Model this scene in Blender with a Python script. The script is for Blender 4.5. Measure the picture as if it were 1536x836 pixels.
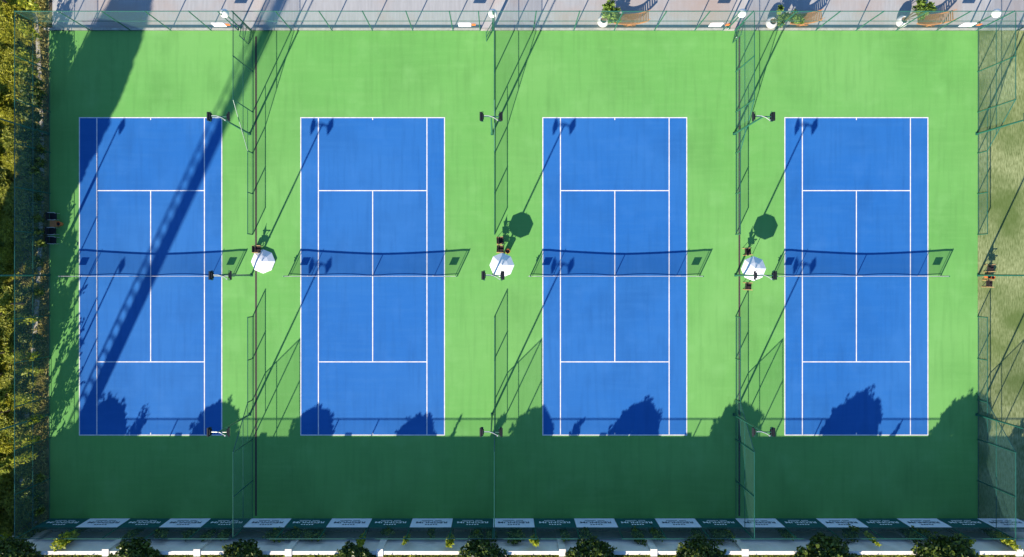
import bpy, math, random
import numpy as np
from mathutils import Vector, Matrix

for o in list(bpy.data.objects):
    bpy.data.objects.remove(o, do_unlink=True)
S = bpy.context.scene
C = S.collection
R = math.radians
rng = np.random.default_rng(7)
random.seed(7)

# ------------------------------------------------------------------ camera, sky, sun, exposure
CAM_H = 54.25                      # metres above the courts
PPM = 20.0                         # photograph pixels per metre on the court surface
cam_d = bpy.data.cameras.new('camera')
cam = bpy.data.objects.new('camera', cam_d)
C.objects.link(cam)
cam.location = (-0.95, 0.40, CAM_H)
cam.rotation_euler = (0, 0, 0)
cam_d.sensor_width = 36
cam_d.lens = 36 * CAM_H * PPM / 1536
cam_d.shift_x = 19 / 1536
cam_d.shift_y = -8 / 1536
cam_d.clip_end = 1500
S.camera = cam

SUN_EL = R(25.7)
SUN_DIR = Vector((0.426 * math.cos(SUN_EL), 0.905 * math.cos(SUN_EL), -math.sin(SUN_EL)))  # way the light travels
world = bpy.data.worlds.new('World')
S.world = world
world.use_nodes = True
wn = world.node_tree.nodes
wl = world.node_tree.links
sky = wn.new('ShaderNodeTexSky')
sky.sky_type = 'NISHITA'
sky.sun_disc = False
sky.sun_elevation = SUN_EL
sky.sun_rotation = math.atan2(-0.426, -0.905)
sky.air_density = 1.0
sky.dust_density = 0.0
sky.ozone_density = 7.0
bg = wn['Background']
bg.inputs['Strength'].default_value = 0.095
wl.new(sky.outputs[0], bg.inputs['Color'])
sun_d = bpy.data.lights.new('sun', 'SUN')
sun_d.energy = 5.0
sun_d.angle = R(0.55)
sun_d.color = (1.0, 0.89, 0.76)
sun = bpy.data.objects.new('sun', sun_d)
C.objects.link(sun)
sun.location = (-20, -40, 60)
sun.rotation_euler = SUN_DIR.to_track_quat('-Z', 'Y').to_euler()
S.view_settings.view_transform = 'Standard'
S.view_settings.look = 'None'
S.view_settings.exposure = 1.3
S.view_settings.gamma = 1
S.view_settings.use_curve_mapping = False
S.cycles.transparent_max_bounces = 24


def G(px, py, z=0.0):
    """ground point under a photograph pixel (the courts are flat, the camera looks straight down)"""
    return Vector(((px - 768) / PPM, (418 - py) / PPM, z))


# ------------------------------------------------------------------ materials
MATS = {}


def mat(name, col, rough=0.7, spec=0.3, noise=None, noise_scale=8.0, noise_amt=0.25, stretch=(1, 1, 1),
        bump=0.0, bump_scale=60.0, metallic=0.0, alpha=None, transl=0.0, col2=None, coarse=None):
    if name in MATS:
        return MATS[name]
    m = bpy.data.materials.new(name)
    m.use_nodes = True
    nt = m.node_tree
    n, l = nt.nodes, nt.links
    b = n['Principled BSDF']
    out = n['Material Output']
    b.inputs['Roughness'].default_value = rough
    b.inputs['Specular IOR Level'].default_value = spec
    b.inputs['Metallic'].default_value = metallic
    b.inputs['Base Color'].default_value = (*col, 1)
    tc = n.new('ShaderNodeTexCoord')
    geo = n.new('ShaderNodeNewGeometry')
    mp = n.new('ShaderNodeMapping')
    mp.inputs['Scale'].default_value = stretch
    l.new(geo.outputs['Position'], mp.inputs['Vector'])
    if noise_amt and noise is not False:
        t = n.new('ShaderNodeTexNoise')
        t.inputs['Scale'].default_value = noise_scale
        t.inputs['Detail'].default_value = 6
        t.inputs['Roughness'].default_value = 0.6
        l.new(mp.outputs[0], t.inputs['Vector'])
        ramp = n.new('ShaderNodeValToRGB')
        a, c = 1 - noise_amt, 1 + noise_amt
        c1 = [max(0, x * a) for x in col]
        c2 = [min(1, x * c) for x in (col2 or col)]
        ramp.color_ramp.elements[0].position = 0.3
        ramp.color_ramp.elements[0].color = (*c1, 1)
        ramp.color_ramp.elements[1].position = 0.7
        ramp.color_ramp.elements[1].color = (*c2, 1)
        l.new(t.outputs['Fac'], ramp.inputs[0])
        last = ramp.outputs[0]
        if coarse:
            # a second, larger pattern: (scale, colour, amount, low, high)
            t2 = n.new('ShaderNodeTexNoise')
            t2.inputs['Scale'].default_value = coarse[0]
            t2.inputs['Detail'].default_value = 4
            l.new(geo.outputs['Position'], t2.inputs['Vector'])
            mr = n.new('ShaderNodeMapRange')
            mr.inputs['From Min'].default_value = coarse[3]
            mr.inputs['From Max'].default_value = coarse[4]
            mr.inputs['To Max'].default_value = coarse[2]
            l.new(t2.outputs['Fac'], mr.inputs['Value'])
            mx = n.new('ShaderNodeMixRGB')
            mx.inputs[2].default_value = (*coarse[1], 1)
            l.new(mr.outputs[0], mx.inputs[0])
            l.new(last, mx.inputs[1])
            last = mx.outputs[0]
        l.new(last, b.inputs['Base Color'])
    if bump:
        t3 = n.new('ShaderNodeTexNoise')
        t3.inputs['Scale'].default_value = bump_scale
        t3.inputs['Detail'].default_value = 4
        l.new(geo.outputs['Position'], t3.inputs['Vector'])
        bp = n.new('ShaderNodeBump')
        bp.inputs['Strength'].default_value = bump
        bp.inputs['Distance'].default_value = 0.02
        l.new(t3.outputs['Fac'], bp.inputs['Height'])
        l.new(bp.outputs[0], b.inputs['Normal'])
    last = b.outputs[0]
    if transl:
        tr = n.new('ShaderNodeBsdfTranslucent')
        tr.inputs['Color'].default_value = (min(1, col[0] * 1.5), min(1, col[1] * 1.5), col[2] * 0.8, 1)
        mxs = n.new('ShaderNodeMixShader')
        mxs.inputs[0].default_value = transl
        l.new(last, mxs.inputs[1])
        l.new(tr.outputs[0], mxs.inputs[2])
        last = mxs.outputs[0]
    if alpha is not None:
        tp = n.new('ShaderNodeBsdfTransparent')
        mxs = n.new('ShaderNodeMixShader')
        mxs.inputs[0].default_value = alpha
        l.new(tp.outputs[0], mxs.inputs[1])
        l.new(last, mxs.inputs[2])
        last = mxs.outputs[0]
    l.new(last, out.inputs['Surface'])
    MATS[name] = m
    return m


def leaf_mat(name, dark, light, transl=0.25, rough=0.5):
    """foliage: each leaf card gets its own tone from the random-per-island value"""
    if name in MATS:
        return MATS[name]
    m = bpy.data.materials.new(name)
    m.use_nodes = True
    nt = m.node_tree
    n, l = nt.nodes, nt.links
    b = n['Principled BSDF']
    geo = n.new('ShaderNodeNewGeometry')
    ramp = n.new('ShaderNodeValToRGB')
    ramp.color_ramp.elements[0].color = (*dark, 1)
    ramp.color_ramp.elements[1].color = (*light, 1)
    l.new(geo.outputs['Random Per Island'], ramp.inputs[0])
    l.new(ramp.outputs[0], b.inputs['Base Color'])
    b.inputs['Roughness'].default_value = rough
    b.inputs['Specular IOR Level'].default_value = 0.3
    tr = n.new('ShaderNodeBsdfTranslucent')
    l.new(ramp.outputs[0], tr.inputs['Color'])
    mx = n.new('ShaderNodeMixShader')
    mx.inputs[0].default_value = transl
    l.new(b.outputs[0], mx.inputs[1])
    l.new(tr.outputs[0], mx.inputs[2])
    l.new(mx.outputs[0], n['Material Output'].inputs['Surface'])
    MATS[name] = m
    return m


def court_paint(name, col, worn, streak, chalk):
    """acrylic court paint: base tone, roller streaks, scuffs and faded patches"""
    m = bpy.data.materials.new(name)
    m.use_nodes = True
    nt = m.node_tree
    n, l = nt.nodes, nt.links
    b = n['Principled BSDF']
    b.inputs['Roughness'].default_value = 0.85
    b.inputs['Specular IOR Level'].default_value = 0.25
    geo = n.new('ShaderNodeNewGeometry')

    def noise(scale, stretch, detail=4):
        mp = n.new('ShaderNodeMapping')
        mp.inputs['Scale'].default_value = stretch
        l.new(geo.outputs['Position'], mp.inputs['Vector'])
        t = n.new('ShaderNodeTexNoise')
        t.inputs['Scale'].default_value = scale
        t.inputs['Detail'].default_value = detail
        l.new(mp.outputs[0], t.inputs['Vector'])
        return t.outputs['Fac']

    def layer(prev, fac, lo, hi, amt, c):
        mr = n.new('ShaderNodeMapRange')
        mr.inputs['From Min'].default_value = lo
        mr.inputs['From Max'].default_value = hi
        mr.inputs['To Max'].default_value = amt
        l.new(fac, mr.inputs['Value'])
        mx = n.new('ShaderNodeMixRGB')
        l.new(mr.outputs[0], mx.inputs[0])
        if prev is None:
            mx.inputs[1].default_value = (*col, 1)
        else:
            l.new(prev, mx.inputs[1])
        mx.inputs[2].default_value = (*c, 1)
        return mx.outputs[0]
    dark = tuple(x * 0.74 for x in col)
    pale = tuple(min(1, x * 1.10 + chalk) for x in worn)
    p = layer(None, noise(0.09, (1, 1, 1), 2), 0.42, 0.70, 0.9, worn)
    p = layer(p, noise(0.16, (1, 1, 1), 5), 0.50, 0.75, 0.55, dark)
    p = layer(p, noise(0.8, (0.30, 3.4, 1)), 0.45, 0.8, streak, worn)          # roller marks along the courts
    p = layer(p, noise(1.1, (2.8, 0.22, 1)), 0.48, 0.85, streak, dark)
    p = layer(p, noise(0.55, (1, 1, 1), 8), 0.54, 0.80, 0.38, pale)             # chalky worn patches
    p = layer(p, noise(0.30, (1.6, 0.8, 1), 7), 0.56, 0.72, 0.35, dark)        # damp stains
    p = layer(p, noise(11, (1, 1, 1), 3), 0.60, 0.76, 0.30, pale)              # scuffs
    l.new(p, b.inputs['Base Color'])
    t3 = n.new('ShaderNodeTexNoise')
    t3.inputs['Scale'].default_value = 90
    l.new(geo.outputs['Position'], t3.inputs['Vector'])
    bp = n.new('ShaderNodeBump')
    bp.inputs['Strength'].default_value = 0.15
    bp.inputs['Distance'].default_value = 0.01
    l.new(t3.outputs['Fac'], bp.inputs['Height'])
    l.new(bp.outputs[0], b.inputs['Normal'])
    MATS[name] = m
    return m


M_green = court_paint('green court paint', (0.117, 0.330, 0.074), (0.146, 0.358, 0.092), 0.50, 0.030)
M_blue = court_paint('blue court paint', (0.011, 0.112, 0.355), (0.022, 0.133, 0.372), 0.55, 0.012)
M_line = mat('white line paint', (0.64, 0.63, 0.62), 0.8, noise_scale=2.5, noise_amt=0.16)
M_post = mat('dark green fence paint', (0.012, 0.085, 0.060), 0.35, 0.5, noise_scale=5, noise_amt=0.2)
M_meshA = mat('green chain link, side on', (0.075, 0.175, 0.135), 0.5, noise_amt=0.1, noise_scale=30, alpha=0.22)
M_meshB = mat('green chain link, face on', (0.075, 0.175, 0.135), 0.5, noise_amt=0.1, noise_scale=30, alpha=0.16)
M_soil = mat('dry soil', (0.075, 0.060, 0.040), 0.95, noise_scale=1.5, noise_amt=0.5, bump=0.5, bump_scale=8,
             coarse=(0.4, (0.06, 0.075, 0.02), 0.8, 0.45, 0.6))
M_pave = mat('stained concrete paving', (0.365, 0.365, 0.355), 0.85, noise_scale=1.0, noise_amt=0.10,
             stretch=(6, 0.6, 1), bump=0.1, bump_scale=30, coarse=(0.22, (0.37, 0.29, 0.24), 0.85, 0.48, 0.66))
M_kerb = mat('kerb concrete', (0.40, 0.38, 0.33), 0.9, noise_scale=4, noise_amt=0.25, bump=0.2)
M_wall = mat('white rendered wall', (0.72, 0.67, 0.59), 0.9, noise_scale=1.2, noise_amt=0.12, stretch=(1, 1, 0.4), bump=0.15)
M_black = mat('black plastic', (0.012, 0.013, 0.016), 0.45, 0.4, noise_amt=0.2)
M_lamp = mat('floodlight housing', (0.012, 0.015, 0.019), 0.6, 0.2, noise_amt=0.15)
M_galv = mat('galvanised steel', (0.55, 0.56, 0.55), 0.4, 0.5, metallic=0.5, noise_amt=0.15)
M_glass = mat('floodlight glass', (0.05, 0.055, 0.06), 0.15, 0.5, noise_amt=0.05)
M_wood = mat('oiled teak', (0.42, 0.17, 0.055), 0.55, 0.3, noise_scale=6, noise_amt=0.35, stretch=(1, 6, 6))
M_slat = mat('weathered brown slats', (0.20, 0.095, 0.04), 0.65, 0.2, noise_scale=6, noise_amt=0.4, stretch=(6, 1, 6))
M_tan = mat('pale chair wood', (0.40, 0.27, 0.11), 0.55, 0.3, noise_scale=6, noise_amt=0.3)
M_canvas = mat('black canvas', (0.030, 0.022, 0.022), 0.9, 0.1, noise_scale=20, noise_amt=0.3)
M_terra = mat('orange terracotta', (0.50, 0.13, 0.035), 0.7, 0.2, noise_scale=8, noise_amt=0.2)
M_white = mat('white canvas', (0.78, 0.79, 0.80), 0.85, 0.1, noise_scale=3, noise_amt=0.04, transl=0.10)
M_sign = mat('white enamel', (0.80, 0.80, 0.79), 0.4, 0.4, noise_scale=3, noise_amt=0.04)
M_pot = mat('white glazed pot', (0.60, 0.58, 0.55), 0.6, 0.3, noise_scale=3, noise_amt=0.10)
M_globe = mat('opal globe', (0.82, 0.80, 0.74), 0.35, 0.4, noise_amt=0.03)
M_banG = mat('green banner cloth', (0.010, 0.085, 0.075), 0.7, 0.2, noise_scale=4, noise_amt=0.15)
M_banW = mat('pale banner cloth', (0.62, 0.66, 0.72), 0.7, 0.2, noise_scale=4, noise_amt=0.06)
M_prD = mat('dark print', (0.05, 0.09, 0.12), 0.7, 0.2, noise_amt=0.05)
M_prW = mat('white print', (0.75, 0.80, 0.80), 0.7, 0.2, noise_amt=0.05)
M_net = mat('black tennis netting', (0.010, 0.012, 0.014), 0.8, noise_amt=0.1, alpha=0.32)
M_tape = mat('white net tape', (0.58, 0.57, 0.55), 0.8, noise_amt=0.08)
M_cord = mat('black net cord', (0.015, 0.016, 0.02), 0.7, noise_amt=0.1)
M_drain = mat('brown drain grating', (0.055, 0.040, 0.038), 0.8, noise_scale=12, noise_amt=0.4)
M_trunk = mat('bark', (0.10, 0.075, 0.05), 0.9, noise_scale=12, noise_amt=0.4, bump=0.4)
M_tower = mat('tower paint', (0.55, 0.55, 0.55), 0.6, noise_scale=1, noise_amt=0.1)
M_turf = mat('worn artificial turf', (0.125, 0.172, 0.045), 0.95, noise_scale=1.6, noise_amt=0.32,
             stretch=(7, 1.5, 1), bump=0.3, bump_scale=40, col2=(0.240, 0.272, 0.125),
             coarse=(0.28, (0.070, 0.115, 0.022), 0.85, 0.40, 0.66))
L_shrub = leaf_mat('yellow green leaves', (0.17, 0.19, 0.015), (0.54, 0.53, 0.06), 0.55)
L_feather = leaf_mat('feathery olive leaves', (0.13, 0.18, 0.022), (0.46, 0.47, 0.075), 0.55)
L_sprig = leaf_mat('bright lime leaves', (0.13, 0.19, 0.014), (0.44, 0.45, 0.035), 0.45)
L_dark = leaf_mat('dark glossy leaves', (0.014, 0.034, 0.010), (0.15, 0.20, 0.028), 0.28, 0.35)
L_pot = leaf_mat('pot plant leaves', (0.05, 0.10, 0.012), (0.22, 0.33, 0.05), 0.3)
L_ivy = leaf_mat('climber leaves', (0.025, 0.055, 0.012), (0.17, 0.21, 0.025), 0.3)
L_straw = leaf_mat('dry grass', (0.18, 0.18, 0.035), (0.52, 0.45, 0.15), 0.4)
L_lawn = leaf_mat('lawn grass', (0.10, 0.14, 0.012), (0.30, 0.30, 0.03), 0.3)


# ------------------------------------------------------------------ mesh helpers
class MB:
    def __init__(s):
        s.v, s.f = [], []

    def add(s, vs, fs):
        b = len(s.v)
        s.v += [tuple(v) for v in vs]
        s.f += [tuple(i + b for i in f) for f in fs]
        return s

    def box(s, c, d, rot=None):
        x, y, z = d[0] / 2, d[1] / 2, d[2] / 2
        vs = [Vector(q) for q in ((-x, -y, -z), (x, -y, -z), (x, y, -z), (-x, y, -z),
                                  (-x, -y, z), (x, -y, z), (x, y, z), (-x, y, z))]
        if rot is not None:
            vs = [rot @ v for v in vs]
        c = Vector(c)
        return s.add([v + c for v in vs],
                     [(0, 3, 2, 1), (4, 5, 6, 7), (0, 1, 5, 4), (1, 2, 6, 5), (2, 3, 7, 6), (3, 0, 4, 7)])

    def tube(s, pts, r, n=8, cap=True):
        pts = [Vector(p) for p in pts]
        rs = r if isinstance(r, (list, tuple)) else [r] * len(pts)
        rings = []
        for i, p in enumerate(pts):
            t = (pts[min(i + 1, len(pts) - 1)] - pts[max(i - 1, 0)]).normalized()
            ref = Vector((0, 0, 1)) if abs(t.z) < 0.9 else Vector((1, 0, 0))
            a = t.cross(ref).normalized()
            b = t.cross(a).normalized()
            rings.append([p + (a * math.cos(2 * math.pi * k / n) + b * math.sin(2 * math.pi * k / n)) * rs[i] for k in range(n)])
        vs = [v for rg in rings for v in rg]
        fs = []
        for i in range(len(pts) - 1):
            for k in range(n):
                k2 = (k + 1) % n
                fs.append((i * n + k, i * n + k2, (i + 1) * n + k2, (i + 1) * n + k))
        if cap:
            fs.append(tuple(range(n - 1, -1, -1)))
            fs.append(tuple((len(pts) - 1) * n + k for k in range(n)))
        return s.add(vs, fs)

    def lathe(s, prof, n=20, c=(0, 0, 0)):
        vs, fs = [], []
        for (r, z) in prof:
            for k in range(n):
                a = 2 * math.pi * k / n
                vs.append((c[0] + r * math.cos(a), c[1] + r * math.sin(a), c[2] + z))
        for i in range(len(prof) - 1):
            for k in range(n):
                k2 = (k + 1) % n
                fs.append((i * n + k, i * n + k2, (i + 1) * n + k2, (i + 1) * n + k))
        fs.append(tuple(range(n - 1, -1, -1)))
        fs.append(tuple((len(prof) - 1) * n + k for k in range(n)))
        return s.add(vs, fs)

    def mesh(s, name, m, smooth=False):
        me = bpy.data.meshes.new(name)
        me.from_pydata([tuple(v) for v in s.v], [], s.f)
        me.update()
        me.materials.append(m)
        if smooth:
            for p in me.polygons:
                p.use_smooth = True
        return me

    def build(s, name, m, parent=None, smooth=False, loc=None):
        return link(name, s.mesh(name, m, smooth), parent, loc)


def link(name, me, parent=None, loc=None, rz=0):
    o = bpy.data.objects.new(name, me)
    C.objects.link(o)
    if parent is not None:
        o.parent = parent
    if loc is not None:
        o.location = loc
    if rz:
        o.rotation_euler.z = rz
    return o


def tag(o, label=None, cat=None, group=None, kind=None):
    if label:
        o['label'] = label
    if cat:
        o['category'] = cat
    if group:
        o['group'] = group
    if kind:
        o['kind'] = kind
    return o


def thing(name, label, cat, loc=(0, 0, 0), rz=0, group=None):
    o = bpy.data.objects.new(name, None)
    o.empty_display_size = 0.3
    C.objects.link(o)
    o.location = loc
    o.rotation_euler = (0, 0, rz)
    return tag(o, label, cat, group)


def dup(root, loc, rz=0, label=None, group=None, scale=None):
    r = root.copy()
    C.objects.link(r)
    r.location = loc
    r.rotation_euler = (0, 0, rz)
    if scale:
        r.scale = scale
    if label:
        r['label'] = label
    if group:
        r['group'] = group
    for ch in list(root.children):
        c = ch.copy()
        C.objects.link(c)
        c.parent = r
        for g in list(ch.children):
            d = g.copy()
            C.objects.link(d)
            d.parent = c
    return r


def leaf_mesh(name, pts, m, size, elong=1.0, up=0.3, seed=0, jitter=0.4, dirs=None):
    """many leaf-sized bent cards, one diamond (two triangles folded at the rib) per point"""
    g = np.random.default_rng(seed)
    n = len(pts)
    pts = np.asarray(pts, float)
    d = g.normal(size=(n, 3)) if dirs is None else np.asarray(dirs) + g.normal(size=(n, 3)) * jitter
    d[:, 2] += up
    d /= np.linalg.norm(d, axis=1, keepdims=True)
    w = np.cross(d, g.normal(size=(n, 3)))
    w /= np.linalg.norm(w, axis=1, keepdims=True) + 1e-9
    s = size * (0.6 + 0.8 * g.random((n, 1)))
    a = pts - d * s * 0.5 * elong
    b = pts + w * s * 0.5 / max(1.0, elong ** 0.5)
    c = pts + d * s * 0.5 * elong
    e = pts - w * s * 0.5 / max(1.0, elong ** 0.5)
    v = np.stack([a, b, c, e], axis=1).reshape(-1, 3)
    me = bpy.data.meshes.new(name)
    me.vertices.add(n * 4)
    me.vertices.foreach_set('co', v.ravel())
    me.loops.add(n * 4)
    me.loops.foreach_set('vertex_index', np.arange(n * 4, dtype=np.int32))
    me.polygons.add(n)
    me.polygons.foreach_set('loop_start', np.arange(0, n * 4, 4, dtype=np.int32))
    me.update(calc_edges=True)
    me.materials.append(m)
    return me


def clump_points(n, clumps, seed):
    """points gathered round clump centres [(centre, radius)], more towards the outside of each"""
    g = np.random.default_rng(seed)
    cs = np.array([c for c, r in clumps])
    rs = np.array([r for c, r in clumps])
    idx = g.choice(len(clumps), n, p=rs ** 2 / (rs ** 2).sum())
    d = g.normal(size=(n, 3))
    d /= np.linalg.norm(d, axis=1, keepdims=True)
    rad = rs[idx] * (0.35 + 0.65 * g.random(n) ** 0.5)
    return cs[idx] + d * rad[:, None] * np.array([1, 1, 0.8])


def dome_clumps(n, rx, h, z0, cr, seed, power=1.0):
    g = np.random.default_rng(seed)
    out = []
    for _ in range(n):
        t = g.random()
        ang = g.random() * 2 * math.pi
        prof = math.sqrt(max(0.0, 1 - (t ** (2 * power)))) if power else 1
        rr = rx * prof * (0.55 + 0.45 * math.sqrt(g.random()))
        out.append(((rr * math.cos(ang), rr * math.sin(ang), z0 + t * h), cr * (0.7 + 0.6 * g.random())))
    return out


def structure(name, mb, m):
    return tag(mb.build(name, m), kind='structure')


def sheet(name, x0, y0, x1, y1, z, m):
    return structure(name, MB().add([(x0, y0, z), (x1, y0, z), (x1, y1, z), (x0, y1, z)], [(0, 1, 2, 3)]), m)


# ------------------------------------------------------------------ ground
PY_N, PY_S = 46.0, 779.0                # photo rows of the north and south fences
PITCH = 60.4
YN, YS = G(0, PY_N).y, G(0, PY_S).y
XW, XE = G(75.5, 0).x, G(1466.5, 0).x
sheet('ground', -600, -600, 600, 600, -0.06, M_soil)
sheet('planted_slope', -75, YS - 0.95, XW - 0.12, 62, -0.05, mat('dry grassy soil', (0.16, 0.14, 0.055), 0.95, noise_scale=1.2, noise_amt=0.45, bump=0.5, bump_scale=10, col2=(0.26, 0.23, 0.09), coarse=(0.35, (0.11, 0.08, 0.05), 0.8, 0.52, 0.62)))
sheet('court_surround', XW - 0.1, YS - 0.02, XE, YN - 0.02, 0.0, M_green)
sheet('pavement', XW + 0.15, YN + 0.16, 60, 62, -0.01, M_pave)
sheet('turf', XE + 0.01, YS - 0.02, 60, YN - 0.02, -0.005, M_turf)

# blue playing areas with their painted lines
XC = [(118.5, 333.5), (450.5, 667.5), (813.5, 1030.8), (1176.5, 1392.5)]
courts = []
PT, PB = 176.0, 653.5
for (a, b) in XC:
    p0, p1 = G(a, PB), G(b, PT)
    ct = sheet('playing_area', p0.x, p0.y, p1.x, p1.y, 0.004, M_blue)
    W, Hh = p1.x - p0.x, p1.y - p0.y
    cx = (p0.x + p1.x) / 2
    cy = G(0, 414.5).y

    def stripe(name, x0, y0, x1, y1):
        MB().add([(x0, y0, 0.008), (x1, y0, 0.008), (x1, y1, 0.008), (x0, y1, 0.008)], [(0, 1, 2, 3)]).build(name, M_line, ct)
    lw = 0.07
    for y in (p0.y, p1.y - lw):
        stripe('baseline', p0.x, y, p1.x, y + lw)
    for x in (p0.x, p1.x - lw):
        stripe('doubles_sideline', x, p0.y + lw, x + lw, p1.y - lw)
    sx = W * 1.37 / 10.97
    for x in (p0.x + sx - lw / 2, p1.x - sx - lw / 2):
        stripe('singles_sideline', x, p0.y + lw, x + lw, p1.y - lw)
    xa, xb = p0.x + sx + lw / 2, p1.x - sx - lw / 2
    yt, yb = G(0, 286.2).y, G(0, 543).y
    stripe('service_line', xa, yt - lw / 2, xb, yt + lw / 2)
    stripe('service_line', xa, yb - lw / 2, xb, yb + lw / 2)
    stripe('centre_service_line', cx - lw / 2, yb + lw / 2, cx + lw / 2, yt - lw / 2)
    stripe('centre_mark', cx - lw / 2, p0.y + lw, cx + lw / 2, p0.y + lw + 0.14)
    stripe('centre_mark', cx - lw / 2, p1.y - lw - 0.14, cx + lw / 2, p1.y - lw)
    courts.append((p0.x, p1.x, cx, cy))

# drain channels along two of the dividing fences
for px in (384.0, 1109.0):
    x = G(px, 0).x
    mb = MB()
    mb.box((x, (YN + YS) / 2 - 0.1, 0.006), (0.13, YN - YS - 0.7, 0.008))
    structure('drain_channel', mb, M_drain)
# concrete kerb under the north fence, broken at the gates
gates = [(357.5, 377.5, (373.3, 67.0), 'R'), (720.0, 739.5, (729.8, 62.5), 'R'), (1084.0, 1103.5, (1098.5, 65.0), 'R')]
cur = XW - 0.4
for g in gates + [None]:
    end = G(g[0], 0).x if g else 60
    mb = MB().box(((cur + end) / 2, YN + 0.08, 0.055), (end - cur, 0.16, 0.17))
    structure('kerb', mb, M_kerb)
    if g:
        cur = G(g[1], 0).x
for g in gates:
    xa, xb = G(g[0], 0).x, G(g[1], 0).x
    structure('gate_threshold', MB().box(((xa + xb) / 2, YN + 0.07, -0.02), (xb - xa - 0.01, 0.18, 0.05)), M_kerb)
# gutter of pale concrete in the planting west of the courts
gut = [(50, -10), (58, 60), (62, 150), (64, 250), (62, 360), (56, 470), (48, 560), (40, 640), (34, 720), (30, 792)]
mb = MB()
vs, fs = [], []
for i, (px, py) in enumerate(gut):
    c = G(px, py)
    for dx, z in ((-0.17, -0.05), (-0.17, 0.10), (0.15, 0.10), (0.15, -0.05)):
        vs.append((c.x + dx, c.y, z))
    if i:
        b = i * 4
        for k in range(3):
            fs.append((b - 4 + k, b - 3 + k, b + 1 + k, b + k))
mb.add(vs, fs)
structure('gutter', mb, M_kerb)

# ------------------------------------------------------------------ fences
FH, MH, LH = 4.0, 2.03, 1.08


def post(parent, x, y, h, r=0.042, z0=-0.02):
    o = MB().tube([(x, y, z0), (x, y, h)], r, 8).build('post', M_post, parent)
    return o


def rail(parent, a, b, r=0.030, name='rail'):
    return MB().tube([a, b], r, 6).build(name, M_post, parent)


def panel(parent, a, b, c, d, m):
    """one bay of chain link as a sheet between its posts"""
    return MB().add([a, b, c, d], [(0, 1, 2, 3)]).build('mesh_panel', m, parent)


def long_fence(name, label, p, q, n, m, gaps=(), hh=FH, skip_mesh=False):
    """full-height fence from p to q with n bays"""
    p, q = Vector(p), Vector(q)
    t = thing(name, label, 'fence', (p.x, p.y, 0))
    off = Vector((p.x, p.y, 0))
    d = (q - p) / n
    pts = [p + d * i - off for i in range(n + 1)]
    for i, c in enumerate(pts):
        post(t, c.x, c.y, hh + 0.02, 0.05 if i % 6 == 5 else 0.042)
    rail(t, pts[0] + Vector((0, 0, hh)), pts[-1] + Vector((0, 0, hh)), name='top_rail')
    rail(t, pts[0] + Vector((0, 0, MH)), pts[-1] + Vector((0, 0, MH)), 0.025, 'middle_rail')
    sh = d.normalized().cross(Vector((0, 0, 1))) * 0.02
    for i in range(n):
        a, b = pts[i] + sh, pts[i + 1] + sh
        segs = [(a, b, 0.06)]
        for (g0, g1) in gaps:
            gx0, gx1 = g0 - off.x, g1 - off.x
            if a.x < gx1 - 0.2 and b.x > gx0 + 0.2:
                s0, s1 = Vector((max(gx0, a.x), a.y, 0)), Vector((min(gx1, b.x), a.y, 0))
                segs = []
                if s0.x > a.x + 0.01:
                    segs.append((a, s0, 0.06))
                segs.append((s0, s1, MH))
                if s1.x < b.x - 0.01:
                    segs.append((s1, b, 0.06))
        for (u, v, z) in segs:
            panel(t, u + Vector((0, 0, z)), v + Vector((0, 0, z)), v + Vector((0, 0, hh)), u + Vector((0, 0, hh)), m)
    # bottom rail, broken at gates
    cur_x = pts[0].x
    if gaps:
        for (g0, g1) in gaps:
            rail(t, (cur_x, pts[0].y, 0.07), (g0 - off.x, pts[0].y, 0.07), 0.022, 'bottom_rail')
            cur_x = g1 - off.x
            post(t, g0 - off.x, pts[0].y, FH, 0.038)
        rail(t, (cur_x, pts[0].y, 0.07), (pts[-1].x, pts[-1].y, 0.07), 0.022, 'bottom_rail')
    else:
        rail(t, pts[0] + Vector((0, 0, 0.07)), pts[-1] + Vector((0, 0, 0.07)), 0.022, 'bottom_rail')
    return t


x_end = XW + 25 * PITCH / PPM
gap_x = [(G(g[0], 0).x, G(g[1], 0).x) for g in gates]
long_fence('boundary_fence', 'tall green mesh fence along the pale paving with benches', (XW, YN, 0), (x_end, YN, 0), 25, M_meshB, gap_x)
long_fence('boundary_fence', 'tall green mesh fence hung with lettered banners before the white wall', (XW, YS, 0), (x_end, YS, 0), 25, M_meshB)
long_fence('boundary_fence', 'tall green mesh fence beside the yellow-green shrubs', (XW, YN - 3.06, 0), (XW, YS + 3.06, 0), 10, M_meshA)
# the end bays of that west fence belong to the same run: close the corners
wf = [o for o in bpy.data.objects if o.name.startswith('boundary_fence')][-1]
for (ya, yb) in ((YN - 0.06, YN - 3.06), (YS + 3.06, YS + 0.06)):
    ya_, yb_ = ya - (YN - 3.06), yb - (YN - 3.06)
    rail(wf, (0, ya_, FH), (0, yb_, FH), name='top_rail')
    rail(wf, (0, ya_, MH), (0, yb_, MH), 0.025, 'middle_rail')
    rail(wf, (0, ya_, 0.07), (0, yb_, 0.07), 0.022, 'bottom_rail')
    panel(wf, Vector((-0.02, ya_, 0.06)), Vector((-0.02, yb_, 0.06)), Vector((-0.02, yb_, FH)), Vector((-0.02, ya_, FH)), M_meshA)

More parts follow.
